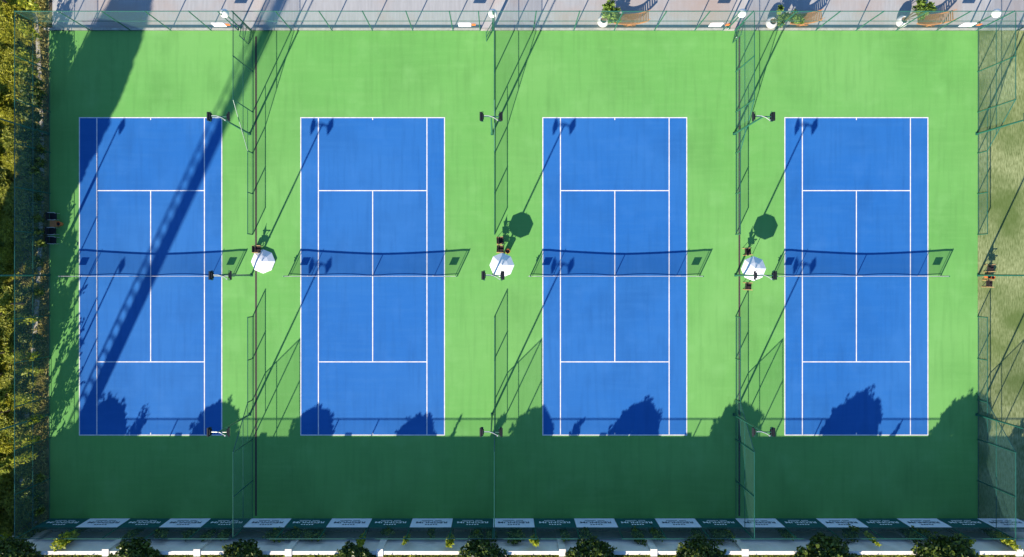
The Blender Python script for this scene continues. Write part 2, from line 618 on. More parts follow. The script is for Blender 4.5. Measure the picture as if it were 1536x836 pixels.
DIV = [(379.0, 'by the long shadow court'),
       (742.0, 'towards the orange-binned parasol'),
       (1103.5, 'towards the two-chair parasol'),
       (1466.5, 'edging the worn turf')]
RUNS = {'N': [PY_N + 1.5, 108, 168.5, 230, 291, 352], 'S': [PY_S - 1.5, 721, 659, 600, 538, 475]}
for px, where in DIV:
    x = G(px, 0).x
    for side, rows in RUNS.items():
        end = 'stepping down from the paving fence' if side == 'N' else 'stepping down from the banner fence'
        t = thing('dividing_fence', 'green mesh fence %s, %s' % (end, where), 'fence', (x, G(0, rows[0]).y, 0))
        ys = [G(0, r).y - t.location.y for r in rows]
        hs = [FH, FH, FH, LH, LH, LH]
        for i in range(1, 6):
            post(t, 0, ys[i], hs[i] + 0.02)
        rail(t, (0, ys[0], FH), (0, ys[2], FH), name='top_rail')
        rail(t, (0, ys[2], FH), (0, ys[3], LH), name='sloping_rail')
        rail(t, (0, ys[3], LH), (0, ys[5], LH), name='top_rail')
        ym = ys[2] + (ys[3] - ys[2]) * (FH - MH) / (FH - LH)
        rail(t, (0, ys[0], MH), (0, ym, MH), 0.025, 'middle_rail')
        rail(t, (0, ys[2], LH), (0, ys[3], LH), 0.022, 'middle_rail')
        rail(t, (0, ys[0], 0.07), (0, ys[5], 0.07), 0.022, 'bottom_rail')
        for i in range(5):
            o = 0.016
            panel(t, (o, ys[i], 0.06), (o, ys[i + 1], 0.06), (o, ys[i + 1], hs[i + 1]), (o, ys[i], hs[i]), M_meshA)

gate_labels = ['open mesh gate leaf beside the fence with a drain, in the long shadow court',
               'open mesh gate leaf at the head of the dividing fence without a drain',
               'open mesh gate leaf folded near the lamp between two benches']
for g, lb in zip(gates, gate_labels):
    h = G(g[1] - 0.8, PY_N + 1.6)
    f = G(*g[2])
    t = thing('gate', lb, 'gate', (h.x, h.y, 0))
    d = Vector((f.x - h.x, f.y - h.y, 0))
    for q in (Vector((0, 0, 0)), d):
        MB().tube([q + Vector((0, 0, 0.05)), q + Vector((0, 0, MH - 0.06))], 0.030, 6).build('stile', M_post, t)
    for z in (0.07, 1.0, MH - 0.08):
        MB().tube([Vector((0, 0, z)), d + Vector((0, 0, z))], 0.024, 6).build('rail', M_post, t)
    panel(t, Vector((0, 0, 0.07)), d + Vector((0, 0, 0.07)), d + Vector((0, 0, MH - 0.08)), Vector((0, 0, MH - 0.08)), M_meshA)
    e = d.normalized()
    MB().box(d * 0.9 + Vector((0, 0, 1.02)) + e.cross(Vector((0, 0, 1))) * 0.04, (0.06, 0.06, 0.12)).build('latch', M_galv, t)

# ------------------------------------------------------------------ banners with lettering on the south fence
def text_mesh(txt, width, height, name):
    cu = bpy.data.curves.new(name, 'FONT')
    cu.body = txt
    cu.align_x = 'CENTER'
    cu.align_y = 'CENTER'
    cu.offset = 0.012
    o = bpy.data.objects.new(name, cu)
    C.objects.link(o)
    dg = bpy.context.evaluated_depsgraph_get()
    me = bpy.data.meshes.new_from_object(o.evaluated_get(dg))
    bpy.data.objects.remove(o)
    co = np.empty(len(me.vertices) * 3)
    me.vertices.foreach_get('co', co)
    co = co.reshape(-1, 3)
    mn, mx = co.min(0), co.max(0)
    co[:, 0] = (co[:, 0] - (mn[0] + mx[0]) / 2) * width / (mx[0] - mn[0])
    co[:, 1] = (co[:, 1] - (mn[1] + mx[1]) / 2) * height / (mx[1] - mn[1])
    # stand the lettering upright, facing north
    out = np.stack([-co[:, 0], np.zeros(len(co)), co[:, 1]], axis=1)
    me.vertices.foreach_set('co', out.ravel())
    me.update()
    me.materials.clear()
    return me


word = text_mesh('REGNUM', 2.28, 0.36, 'lettering')


def small_marks(xs, z, w, h):
    mb = MB()
    for x in xs:
        mb.box((x, 0, z), (w, 0.004, h))
    return mb


BW, BH = PITCH / PPM, 2.0
wordD, wordW = word.copy(), word.copy()
wordD.materials.append(M_prD)
wordW.materials.append(M_prW)
five = [-0.38 + 0.19 * k for k in range(5)]
thin = [-0.72 + 0.105 * k for k in range(8)] + [0.24 + 0.105 * k for k in range(5)]
meshes = {}
for key, mb_, mw, mp in (('dark', M_banG, wordW, M_prW), ('pale', M_banW, wordD, M_prD)):
    cloth = MB()
    nx, nz = 12, 4
    vs = []
    for j in range(nz + 1):
        for i in range(nx + 1):
            x = -BW / 2 + 0.01 + (BW - 0.02) * i / nx
            vs.append((x, 0.012 * math.sin(i * 1.9 + j * 0.8) * (0.3 + 0.7 * (j % 2)), 0.06 + (BH - 0.06) * j / nz))
    cloth.add(vs, [(j * (nx + 1) + i + 1, j * (nx + 1) + i, (j + 1) * (nx + 1) + i, (j + 1) * (nx + 1) + i + 1)
                   for j in range(nz) for i in range(nx)])
    meshes[key] = (cloth.mesh('cloth', mb_, True), mw,
                   small_marks(five, 0, 0.12, 0.15).mesh('small_print', mp), small_marks(thin, 0, 0.082, 0.09).mesh('fine_print', mp))
for k in range(24):
    key = 'pale' if k % 2 else 'dark'
    lab = ('pale grey banner with dark lettering on the wall-side fence' if k % 2 else
           'dark green banner with white lettering on the wall-side fence')
    if k == 23:
        lab = 'pale grey lettered banner beyond the end of the green court, by the turf'
    if k == 0:
        lab = 'dark green lettered banner in the corner by the shrubs'
    t = thing('banner', lab, 'banner', (XW + BW * (k + 0.5), YS + 0.075, 0), 0,
              'pale lettered banners' if k % 2 else 'dark green lettered banners')
    cl, wd, s5, st = meshes[key]
    link('cloth', cl, t)
    link('lettering', wd, t, (0, 0.024, 0.97))
    tag(link('small_print', s5, t, (0, 0.024, 1.42)), kind='stuff')
    tag(link('fine_print', st, t, (0, 0.024, 0.58)), kind='stuff')
    MB().tube([(-BW / 2 + 0.02, 0, BH), (BW / 2 - 0.02, 0, BH)], 0.018, 6).build('hanging_cord', M_post, t)

# ------------------------------------------------------------------ white retaining wall and terrace
WY = G(0, 798).y
WH = 3.74
wall = thing('retaining_wall', 'long white rendered wall with piers behind the banner fence', 'wall', (0, WY, 0))
MB().box((2, -0.11, WH / 2 - 0.05), (110, 0.20, WH + 0.02)).build('wall_face', M_wall, wall)
for k in range(-4, 16):
    x = G(200 + 127.4 * k, 0).x
    nxt = G(200 + 127.4 * (k + 1), 0).x
    MB().box((x, -0.08, (WH + 0.14) / 2 - 0.02), (0.46, 0.50, WH + 0.16)).build('pier', M_wall, wall)
    MB().box(((x + nxt) / 2, -0.11, WH + 0.035), (nxt - x - 0.46, 0.25, 0.07)).build('coping', M_wall, wall)
mb = MB().box((2, WY - 40.22, 1.78), (130, 80, 3.66))
structure('terrace', mb, mat('terrace lawn', (0.10, 0.115, 0.02), 0.95, noise_scale=2, noise_amt=0.4, bump=0.4))
g_ = np.random.default_rng(3)
n = 26000
pts = np.stack([g_.uniform(-46, 44, n), WY - 0.27 - g_.random(n) ** 1.6 * 4.0, 3.62 + 0.16 * g_.random(n)], 1)
lawn = link('lawn_grass', leaf_mesh('lawn_grass', pts, L_lawn, 0.16, 1.6, 1.2, 5))
tag(lawn, 'yellow-green grass on the terrace behind the wall', 'grass', kind='stuff')

# round clipped trees on the terrace
def terrace_tree_meshes(seed, rx, h):
    g = np.random.default_rng(seed + 70)
    cl = []
    N = 150
    for k in range(N):                     # evenly spread clumps over a rounded crown, pushed in and out a little
        u = (k + 0.5) / N
        a = k * 2.39996
        z = u ** 0.9
        rr = math.sqrt(max(0.0, 1 - z ** 2.0)) * (0.66 + 0.32 * g.random())
        cl.append(((rx * rr * math.cos(a), rx * rr * math.sin(a), 0.25 + h * 0.84 * z), rx * (0.14 + 0.10 * g.random())))
    for _ in range(34):                    # shoots that break the outline
        a, u = g.random() * 6.28, 0.15 + 0.85 * g.random()
        rr = rx * math.sqrt(max(0.02, 1 - u ** 2.2)) * (0.95 + 0.20 * g.random())
        cl.append(((rr * math.cos(a), rr * math.sin(a), 0.3 + h * u * (0.86 + 0.2 * g.random())), rx * 0.09))
    pts = clump_points(7000, cl, seed + 1)
    return leaf_mesh('crown', pts, L_dark, 0.17, 1.35, 0.2, seed)


TT = [(94, 5.75, 1.65), (260, 5.6, 1.5), (403, 5.35, 1.45), (555, 5.0, 1.2), (724.5, 5.3, 1.45), (874, 5.6, 1.6),
      (1018, 5.6, 1.6), (1187, 6.0, 1.8), (1349, 5.95, 1.85)]
TW = ['at the wall end beside the shrub slope', 'behind the baseline of the court crossed by the mast shadow', 'behind the dividing fence next to the mast shadow court',
      'that is the smallest of the row', 'behind the dividing fence without a drain', 'shading the court between the two parasols that cast shadows',
      'behind the dividing fence by the parasol with two lone chairs', 'behind the baseline of the court next to the turf', 'that is the largest, at the turf end of the row']
tvar = [terrace_tree_meshes(11 + 5 * k, 1.6, 2.1) for k in range(3)]
for i, (px, top, r) in enumerate(TT):
    p = G(749 + (px - 749) * 1.03, 812.5)
    lab = 'dark green rounded terrace tree ' + TW[i]
    t = thing('terrace_tree', lab, 'tree', (p.x, p.y - 0.15 * (r - 1.4), 3.6), 0, 'rounded trees on the terrace')
    MB().tube([(0, 0, -0.1), (0.04, 0.02, 0.7), (0.0, 0.05, 1.5)], [0.12, 0.09, 0.04], 8).build('trunk', M_trunk, t)
    c = link('crown', tvar[i % 3], t)
    c.rotation_euler.z = i * 1.3
    c.rotation_euler.x = 0.10 * math.sin(i * 2.7)
    c.scale = (r / 1.48, r / 1.48, (top - 3.6) / 2.1 * 0.80)

# pale strip added between fence and wall to bounce light up the wall
sheet('bounce_strip', XW - 8, WY + 0.0, 60, YS - 0.03, -0.02, mat('pale bounce surface', (0.36, 0.35, 0.32), 0.95, noise_scale=6, noise_amt=0.3, bump=0.4, bump_scale=25))
# slender plants in the gap between fence and wall
def sprig(name, label, px, py, h, spread, seed, m, group, n=260, lean=(0, 0), z0=0.0, leaf=0.16, cat='plant'):
    p = G(px, py)
    t = thing(name, label, cat, (p.x, p.y, z0), 0, group)
    low = 0.25 if h < 3.6 else 0.55
    g = np.random.default_rng(seed)
    stems = MB()
    pts = []
    ns = 3 + int(g.random() * 3)
    for s in range(ns):
        a = g.random() * 6.28
        top = Vector((math.cos(a) * spread * g.random() + lean[0], math.sin(a) * spread * 0.5 * g.random() + lean[1], h * (0.75 + 0.25 * g.random())))
        b = Vector((g.normal() * 0.05, g.normal() * 0.05, -0.05))
        mid = (b + top) / 2 + Vector((g.normal() * 0.1, g.normal() * 0.05, 0))
        stems.tube([b, mid, top], [0.025, 0.018, 0.006], 5)
        for _ in range(n // ns):
            u = low + (1 - low) * g.random() ** 0.6
            q = (1 - u) ** 2 * b + 2 * u * (1 - u) * mid + u * u * top
            rr = spread * 0.45 * (0.4 + 0.6 * g.random())
            d = Vector(g.normal(size=3)).normalized()
            pts.append((q + d * rr * (0.5 + 0.5 * u))[:])
    stems.build('stem', M_trunk, t)
    link('foliage', leaf_mesh('foliage', pts, m, leaf, 1.5, 0.2, seed), t)
    return t


gapl = [(143, 4.15, 0.9, 420), (135, 3.2, 0.6, 200), (222, 2.9, 0.6, 200), (258, 2.6, 0.6, 160), (300, 2.6, 0.5, 160), (330, 3.0, 0.5, 160),
        (352, 2.8, 0.5, 140), (422, 2.9, 0.7, 220), (455, 2.5, 0.7, 240), (482, 2.7, 0.8, 260), (556, 3.9, 0.3, 170), (585, 2.3, 0.7, 180), (617, 3.9, 0.25, 130),
        (650, 2.4, 0.5, 130), (681, 4.2, 0.35, 260), (716, 3.1, 0.7, 300), (735, 2.9, 0.6, 220), (772, 3.0, 0.7, 300), (800, 3.9, 0.4, 170),
        (842, 2.9, 0.6, 200), (872, 2.7, 0.6, 220), (948, 2.7, 0.8, 320), (972, 2.9, 0.7, 280), (1035, 2.5, 0.5, 150), (1060, 2.8, 0.7, 260), (1076, 3.0, 0.6, 200),
        (1160, 2.7, 0.5, 140), (1260, 2.7, 0.8, 240), (1277, 3.8, 0.3, 150), (1345, 2.9, 0.8, 320), (1362, 3.0, 0.6, 240), (1408, 3.95, 0.35, 160),
        (1464, 4.0, 0.5, 240), (1462, 3.0, 0.5, 120)]
for i, (px, h, sp, n) in enumerate(gapl):
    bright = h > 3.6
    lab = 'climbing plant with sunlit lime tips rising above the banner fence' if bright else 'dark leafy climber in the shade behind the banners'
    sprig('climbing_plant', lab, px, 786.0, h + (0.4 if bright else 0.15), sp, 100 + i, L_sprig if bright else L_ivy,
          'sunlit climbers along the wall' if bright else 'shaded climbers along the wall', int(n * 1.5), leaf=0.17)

# ------------------------------------------------------------------ planting west of the courts
def shrub_meshes(seed, r, h, n, leaf, elong, m, nc=40, up=0.4):
    cl = dome_clumps(nc, r * 0.85, h * 0.85, 0.15, r * 0.28, seed, 0.9)
    pts = clump_points(n, cl, seed + 1)
    d = pts - np.array([0, 0, h * 0.15])
    d /= np.linalg.norm(d, axis=1, keepdims=True) + 1e-6
    return leaf_mesh('crown', pts, m, leaf, elong, up, seed, 0.6, d)


SH = [shrub_meshes(31, 1.3, 2.4, 3600, 0.20, 2.4, L_feather), shrub_meshes(37, 1.3, 2.2, 3400, 0.20, 2.2, L_shrub),
      shrub_meshes(41, 1.2, 2.6, 3400, 0.22, 2.6, L_shrub), shrub_meshes(47, 1.3, 2.0, 3200, 0.18, 2.0, L_feather)]
g = np.random.default_rng(77)
stem_me = MB()
for a in range(4):
    stem_me.tube([(0, 0, -0.1), (0.25 * math.cos(a * 1.6), 0.25 * math.sin(a * 1.6), 0.6), (0.6 * math.cos(a * 1.6), 0.6 * math.sin(a * 1.6), 1.3)], [0.06, 0.045, 0.02], 6)
stem_me = stem_me.mesh('stem', M_trunk)
lbl = ['feathery olive shrub on the slope outside the fence', 'bushy yellow-green shrub on the slope outside the fence',
       'spiky yellow-green shrub on the slope outside the fence', 'low olive shrub on the slope outside the fence']
spots = []
for row, (x0, step) in enumerate(((-40, 46), (-4, 36), (24, 32), (48, 40))):
    y = -40 + row * 13
    while y < 800:
        spots.append((x0 + g.normal() * 7, y + g.normal() * 8, row))
        y += step * (0.85 + 0.3 * g.random())
for i, (px, py, row) in enumerate(spots):
    if row >= 2 and g.random() < 0.22:
        continue
    k = int(g.integers(0, 4))
    if py < 200 and g.random() < 0.6:
        k = 2
    s = (0.8 + 0.5 * g.random()) * (1.0, 0.95, 0.85, 0.42)[row]
    p = G(px, py)
    t = thing('shrub', lbl[k], 'shrub', (p.x, p.y, -0.06), g.random() * 6.28, 'shrubs on the slope outside the fence, %s kind' % ('feathery', 'bushy', 'spiky', 'low')[k])
    link('stem', stem_me, t)
    link('crown', SH[k], t)
    t.scale = (s * 1.2, s * 1.2, s * (0.30 + 0.22 * g.random()))
# leafy sprigs against the fence, the lit ones reaching up the mesh
wl_ = [(66, 22, 2.6), (66, 60, 2.9), (64, 95, 3.0), (66, 112, 2.6), (68, 150, 2.0), (67, 205, 2.2), (67, 250, 2.4), (66, 300, 2.0), (68, 395, 1.6),
       (66, 440, 2.2), (64, 477, 3.1), (67, 505, 2.2), (65, 530, 3.0), (67, 552, 2.6), (65, 592, 3.2), (67, 622, 2.6), (64, 652, 3.1), (63, 678, 3.1),
       (68, 712, 2.0), (68, 735, 2.2), (67, 758, 2.0), (60, 790, 2.4), (40, 790, 3.6)]
wl_ += [(67 + 2 * math.sin(k * 2.1), 128 + 17 * k, 2.1 + 0.35 * math.sin(k * 1.7)) for k in range(15)]
for i, (px, py, h) in enumerate(wl_):
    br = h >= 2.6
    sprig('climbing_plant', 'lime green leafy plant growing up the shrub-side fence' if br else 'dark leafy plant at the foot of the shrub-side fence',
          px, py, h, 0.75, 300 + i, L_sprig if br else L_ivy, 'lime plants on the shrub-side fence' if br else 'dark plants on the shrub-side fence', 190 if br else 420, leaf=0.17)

# slender taller trees in the planting that dapple the court edge
def slender_tree(px, py, h, r, seed, label, zb=1.4, n=1100, m=L_feather, leaf=0.2, group='slender trees on the slope'):
    p = G(px, py)
    t = thing('slender_tree', label, 'tree', (p.x, p.y, -0.06), 0, group)
    mb = MB().tube([(0, 0, -0.1), (0.05, 0.03, h * 0.5), (0.02, 0, h * 0.95)], [0.10, 0.07, 0.02], 7)
    gg = np.random.default_rng(seed)
    cl = []
    for k in range(26):
        u = gg.random() ** 0.8
        z = zb + (h - zb) * u
        a = gg.random() * 6.28
        rr = r * (1 - 0.75 * u) * (0.4 + 0.6 * gg.random())
        c = Vector((rr * math.cos(a), rr * math.sin(a), z))
        mb.tube([(0, 0, z - 0.35), c], [0.03, 0.008], 5)
        cl.append((c[:], r * 0.34 * (1 - 0.45 * u)))
    mb.build('trunk', M_trunk, t)
    link('crown', leaf_mesh('crown', clump_points(n, cl, seed), m, leaf, 2.0, 0.4, seed), t)
    return t


sl = [(24, 612, 5.2, 0.7), (32, 525, 4.6, 0.7), (10, 470, 4.4, 0.9), (36, 690, 4.8, 0.7), (40, 585, 3.6, 0.6), (38, 455, 3.6, 0.7), (6, 560, 5.6, 0.6), (20, 10, 3.6, 1.0)]
for i, (px, py, h, r) in enumerate(sl):
    slender_tree(px, py, h, r, 500 + i, 'slender feathery tree leaning over the shrubs outside the fence')

# tall dense tree beyond the left edge: its shade lies on the first court's corner
for px, py, zc, rx, rzz, sd, lb in ((-52, 537, 9.6, 2.15, 5.9, 9, 'tall dense tree whose rounded shade falls across the court corner by the shrubs'),):
    p = G(px, py)
    t = thing('tall_tree', lb, 'tree', (p.x, p.y, -0.06))
    MB().tube([(0, 0, -0.1), (0.1, 0, 4), (0, 0.1, zc - 0.5), (0, 0, zc + rzz * 0.8)], [0.35, 0.28, 0.2, 0.05], 10).build('trunk', M_trunk, t)
    gg = np.random.default_rng(sd)
    n = 17000
    d = gg.normal(size=(n, 3))
    d /= np.linalg.norm(d, axis=1, keepdims=True)
    rad = 0.55 + 0.45 * gg.random(n) ** 0.6
    pts = d * rad[:, None] * np.array([rx, rx, rzz]) + np.array([0, 0, zc])
    link('crown', leaf_mesh('crown', pts, L_feather, 0.38, 1.3, 0.2, sd), t)

# dry grass between the shrubs
gg = np.random.default_rng(12)
n = 45000
pts = np.stack([gg.uniform(-42, -34.9, n), gg.uniform(-19, 22, n), gg.random(n) * 0.12 - 0.03], 1)
dg = link('dry_grass', leaf_mesh('dry_grass', pts, L_straw, 0.16, 3.0, 1.0, 6))
tag(dg, 'straw and green grass between the shrubs outside the fence', 'grass', kind='stuff')

# ------------------------------------------------------------------ tall mast off the terrace corner (only its shadow reaches the courts)
p = G(-17, 932)
t = thing('ladder_mast', 'tall round mast with a ladder whose long shadow crosses the first court', 'mast', (p.x, p.y, 3.6))
MB().lathe([(0.95, -0.1), (0.95, 0.15), (0.46, 0.2), (0.43, 12), (0.40, 27)], 24).build('shaft', M_tower, t, True)
side = Vector((-0.905, 0.426, 0))
lad = MB()
c0 = side * 0.92
MB().tube([c0 + Vector((0, 0, 0)), c0 + Vector((0, 0, 26.5))], 0.075, 6).build('stile', M_tower, t)
rg = MB()
ring = []
z = 0.6
while z < 26:
    a = side * 0.38 + Vector((0, 0, z - 0.12))
    b = side * 0.92 + Vector((0, 0, z))
    MB().tube([a, (a + b) / 2 + Vector((0, 0, 0.1)), b], 0.085, 5).build('rung', M_tower, t)
    z += 0.58

# ------------------------------------------------------------------ tennis nets
def make_net(cx, x0, x1, cy, label):
    hw = (x1 - x0) / 2 + 0.914
    t = thing('tennis_net', label, 'net', (cx, cy, 0), 0, 'tennis nets across the courts')
    N = 24
    top, bot = [], []
    for i in range(N + 1):
        u = -1 + 2 * i / N
        x = u * (hw - 0.04)
        zt = 0.914 + (1.07 - 0.914) * min(1, abs(u) * 1.05) ** 1.4
        if abs(u) > 0.86:
            zt = 1.07
        top.append((x, 0, zt))
        bot.append((x, 0, 0.05 + 0.05 * abs(math.sin(u * 4.2)) * (1 if abs(u) > .1 else 0.3)))
    MB().add(top + bot, [(i, i + 1, N + 2 + i, N + 1 + i) for i in range(N)]).build('netting', M_net, t)
    tp = MB()
    for i in range(N):
        a, b = Vector(top[i]), Vector(top[i + 1])
        tp.box((a + b) / 2 - Vector((0, 0, 0.02)), ((b - a).length + 0.005, 0.022, 0.075),
               Matrix.Rotation(-math.atan2(b.z - a.z, b.x - a.x), 3, 'Y'))
    tp.build('tape', M_tape, t)
    MB().tube(bot, 0.018, 5).build('bottom_cord', M_cord, t)
    for s in (-1, 1):
        MB().tube([(s * hw, 0, -0.02), (s * hw, 0, 1.09)], 0.042, 10).build('net_post', M_post, t)
        MB().tube([(s * (hw - 0.16), 0, 0.03), (s * (hw - 0.16), 0, 1.06)], 0.02, 6).build('side_cord', M_cord, t)
        MB().tube([(s * (hw - 1.72), 0.02, -0.0), (s * (hw - 1.72), 0.02, 1.08)], 0.022, 6).build('singles_stick', M_tape, t)
        MB().box((s * (hw - 0.75), -0.03, 0.62), (0.56, 0.02, 0.30)).build('sponsor_panel', M_banG, t)
    mb = MB().box((-hw - 0.06, 0, 0.72), (0.08, 0.09, 0.22))
    mb.tube([(-hw - 0.10, 0, 0.72), (-hw - 0.2, 0, 0.76)], 0.015, 6)
    mb.build('winder', M_galv, t)
    MB().box((0, 0.0, 0.46), (0.05, 0.045, 0.92)).build('centre_strap', M_tape, t)


nl = ['tennis net crossed by the broad slanting shadow of the ladder mast', 'tennis net strung across a blue court in open sun',
      'tennis net strung across a blue court in open sun', 'tennis net strung across the blue court next to the turf']
for (x0, x1, cx, cy), lb in zip(courts, nl):
    make_net(cx, x0, x1, cy, lb)

# ------------------------------------------------------------------ floodlight poles
def make_pole(single=False):
    t = thing('floodlight_pole', '', 'floodlight')
    MB().tube([(0, 0, 0), (0, 0, 2.6), (0, 0, 6.0)], [0.075, 0.065, 0.048], 10).build('pole', M_post, t)
    MB().box((0, 0, 0.015), (0.20, 0.20, 0.03)).build('base_plate', M_post, t)
    if not single:
        MB().tube([(-0.56, 0, 5.98), (0.56, 0, 5.98)], 0.035, 8).build('cross_arm', M_post, t)
        MB().tube([(-0.46, 0.05, 6.06), (-0.15, 0.04, 6.05), (0.14, -0.06, 6.05), (0.38, -0.2, 6.0)], 0.022, 6).build('conduit', M_galv, t)
        MB().box((0.42, -0.24, 6.0), (0.08, 0.08, 0.08)).build('junction_box', M_galv, t)
    else:
        MB().tube([(0, 0, 5.98), (0.14, 0, 5.98)], 0.035, 8).build('cross_arm', M_post, t)
    for s in ((1,) if single else (-1, 1)):
        ox = 0.42 if single else 0.0
        h = MB()
        rot = Matrix.Rotation(s * R(16), 3, 'Y')
        ctr = Vector((s * (0.66 - ox), 0, 5.94))
        h.box(ctr, (0.12, 0.58, 0.36), rot)
        h.box(ctr + rot @ Vector((-s * 0.10, 0, 0.0)), (0.09, 0.36, 0.24), rot)
        hd = h.build('lamp_head', M_lamp, t)
        MB().box(ctr + rot @ Vector((s * 0.069, 0, 0)), (0.008, 0.52, 0.30), rot).build('glass', M_glass, hd)
        y = MB()
        y.tube([(s * (0.54 - ox), -0.34, 5.98), (s * (0.54 - ox), 0.34, 5.98)], 0.018, 6)
        for q in (-1, 1):
            y.tube([(s * (0.54 - ox), q * 0.33, 5.98), ctr + Vector((0, q * 0.31, 0))], 0.016, 6)
        y.build('yoke', M_post, t)
    return t


pole0 = make_pole()
pole1 = make_pole(True)
first = {0: True, 1: True}
WHERE = {73.0: ('just outside the shrub-side fence', -0.001), 377: ('on the dividing fence next to the long shadow', -0.0),
         740.5: ('on the dividing fence with no drain', 0), 1103.5: ('on the dividing fence near the paired benches', 0), 1467.5: ('at the edge of the turf', 0)}
ROWW = {201: 'toward the paving', 413: 'at the net line', 622: 'toward the banner wall'}
for px, (wh, ddx) in WHERE.items():
    for py, rw in ROWW.items():
        q = G(px, py)
        q.x += ddx if ddx else (-0.12 if py != 413 else 0.0)
        k = 1 if px < 100 else 0
        src = (pole0, pole1)[k]
        lb = '%s floodlight pole %s, %s' % (('twin-headed', 'single-headed')[k], wh, rw)
        if first[k]:
            src.location = q
            src['label'] = lb
            src['group'] = 'floodlight poles along the fences'
            first[k] = False
        else:
            dup(src, q, 0, lb)

# ------------------------------------------------------------------ parasols, chairs, bins
def make_parasol(label, px, py, rim, apex, r, rz):
    t = thing('parasol', label, 'parasol', G(px, py), rz)
    n = 8
    pan = []
    th = [2 * math.pi * k / n for k in range(n)]
    for k in range(n):
        a, b = th[k], th[(k + 1) % n]
        A = Vector((r * math.cos(a), r * math.sin(a), rim))
        B = Vector((r * math.cos(b), r * math.sin(b), rim))
        T = Vector((0, 0, apex))
        m1 = (A + T) / 2 + Vector((0, 0, 0.03))
        m2 = (B + T) / 2 + Vector((0, 0, 0.03))
        mb = MB().add([A, B, m2, m1, T, A - Vector((0, 0, 0.09)), B - Vector((0, 0, 0.09))],
                      [(0, 1, 2, 3), (3, 2, 4), (5, 6, 1, 0)])
        mb.build('canopy_panel', M_white, t)
    for k in range(n):
        A = Vector((r * 0.98 * math.cos(th[k]), r * 0.98 * math.sin(th[k]), rim - 0.03))
        MB().tube([A, (0, 0, apex - 0.05)], 0.010, 5).build('rib', M_galv, t)
    MB().tube([(0, 0, 0), (0, 0, apex - 0.01)], 0.022, 8).build('pole', M_galv, t)
    MB().lathe([(0.03, apex - 0.02), (0.035, apex + 0.03), (0.02, apex + 0.07), (0.004, apex + 0.09)], 10).build('finial', M_sign, t)
    MB().lathe([(0.30, 0.0), (0.30, 0.05), (0.06, 0.09), (0.04, 0.25)], 16).build('base', M_black, t)


make_parasol('white octagonal parasol set low on the court beside a round black bin', 395.5, 392.3, 0.14, 0.46, 0.90, 0.0)
make_parasol('white octagonal parasol next to two chairs and an orange bin', 752.8, 398.3, 1.66, 2.02, 0.90, 0.0)
make_parasol('white octagonal parasol with one chair on either side', 1118.5, 403.2, 1.72, 2.08, 0.90, 0.0)


def make_chair():
    t = thing('folding_armchair', '', 'chair')
    MB().box((0.02, 0, 0.44), (0.46, 0.46, 0.03)).build('seat', M_canvas, t)
    MB().box((-0.23, 0, 0.72), (0.03, 0.48, 0.30), Matrix.Rotation(R(-10), 3, 'Y')).build('backrest', M_canvas, t)
    for s in (-1, 1):
        MB().tube([(0.25, s * 0.25, 0.0), (-0.18, s * 0.25, 0.60)], 0.017, 6).build('leg', M_tan, t)
        MB().tube([(-0.24, s * 0.26, 0.0), (0.22, s * 0.26, 0.60)], 0.017, 6).build('leg', M_tan, t)
        MB().box((0.0, s * 0.26, 0.625), (0.56, 0.055, 0.028)).build('armrest', M_tan, t)
        MB().tube([(-0.19, s * 0.24, 0.55), (-0.26, s * 0.24, 0.92)], 0.016, 6).build('back_post', M_tan, t)
        MB().tube([(0.25, s * 0.25, 0.02), (-0.24, s * 0.25, 0.02)], 0.014, 6).build('foot_rail', M_tan, t)
    return t


def make_dark_chair():
    t = thing('armchair', '', 'chair')
    bm = MB().box((0.03, 0, 0.42), (0.5, 0.5, 0.05))
    bm.build('seat', M_black, t)
    b = MB()
    for k in range(6):
        a = -0.9 + 1.8 * k / 5
        a2 = -0.9 + 1.8 * (k + 1) / 5 if k < 5 else None
        if a2 is not None:
            p1 = Vector((-0.27 + 0.06 * (1 - math.cos(a)), 0.27 * math.sin(a) / 0.783, 0.66))
            p2 = Vector((-0.27 + 0.06 * (1 - math.cos(a2)), 0.27 * math.sin(a2) / 0.783, 0.66))
            d = p2 - p1
            b.box((p1 + p2) / 2, (d.length + 0.01, 0.03, 0.42), Matrix.Rotation(math.atan2(d.y, d.x), 3, 'Z'))
    b.build('backrest', M_black, t)
    for s in (-1, 1):
        for xx in (-0.22, 0.24):
            MB().tube([(xx, s * 0.24, 0.0), (xx, s * 0.24, 0.62 if xx > 0 else 0.45)], 0.018, 6).build('leg', M_galv, t)
        MB().tube([(0.25, s * 0.27, 0.63), (-0.24, s * 0.27, 0.66)], 0.024, 6).build('armrest', M_galv, t)
    return t


ch0 = make_chair()
CH = [(750.3, 361.5, 0.05, 'dark folding armchair facing the orange bin, farther from the parasol'),
      (750.5, 374.3, -0.06, 'dark folding armchair between its twin and the parasol with the orange bin'),
      (1118.5, 378.0, 0.08, 'dark folding armchair on the paving side of the parasol'),
      (1119.0, 429.5, -0.05, 'dark folding armchair on the banner side of the parasol'),
      (389.5, 361.5, 0.1, None), (389.0, 374.5, 0.0, 'dark folding armchair tucked between the black bin and the low parasol'),
      (1468.5 + 11, 402.5, 0.05, 'dark folding armchair on the turf, nearer the paving'),
      (1468.5 + 9, 425.5, -0.05, 'dark folding armchair on the turf, nearer the banners')]
used = False
for px, py, rz, lb in CH:
    if lb is None:
        continue
    q = G(px, py)
    if not used:
        ch0.location = q
        ch0.rotation_euler.z = rz
        ch0['label'] = lb
        ch0['group'] = 'folding armchairs by the courts'
        used = True
    else:
        dup(ch0, q, rz, lb)
dk0 = make_dark_chair()
DK = [(84.5, 325.5, 0.0, 'black armchair against the shrub-side fence, paving side of the wooden table'),
      (83.5, 347.5, 0.05, 'black armchair against the shrub-side fence next to the wooden table, bin side'),
      (84.0, 361.0, -0.05, 'black armchair against the shrub-side fence, end of the row nearest the net')]
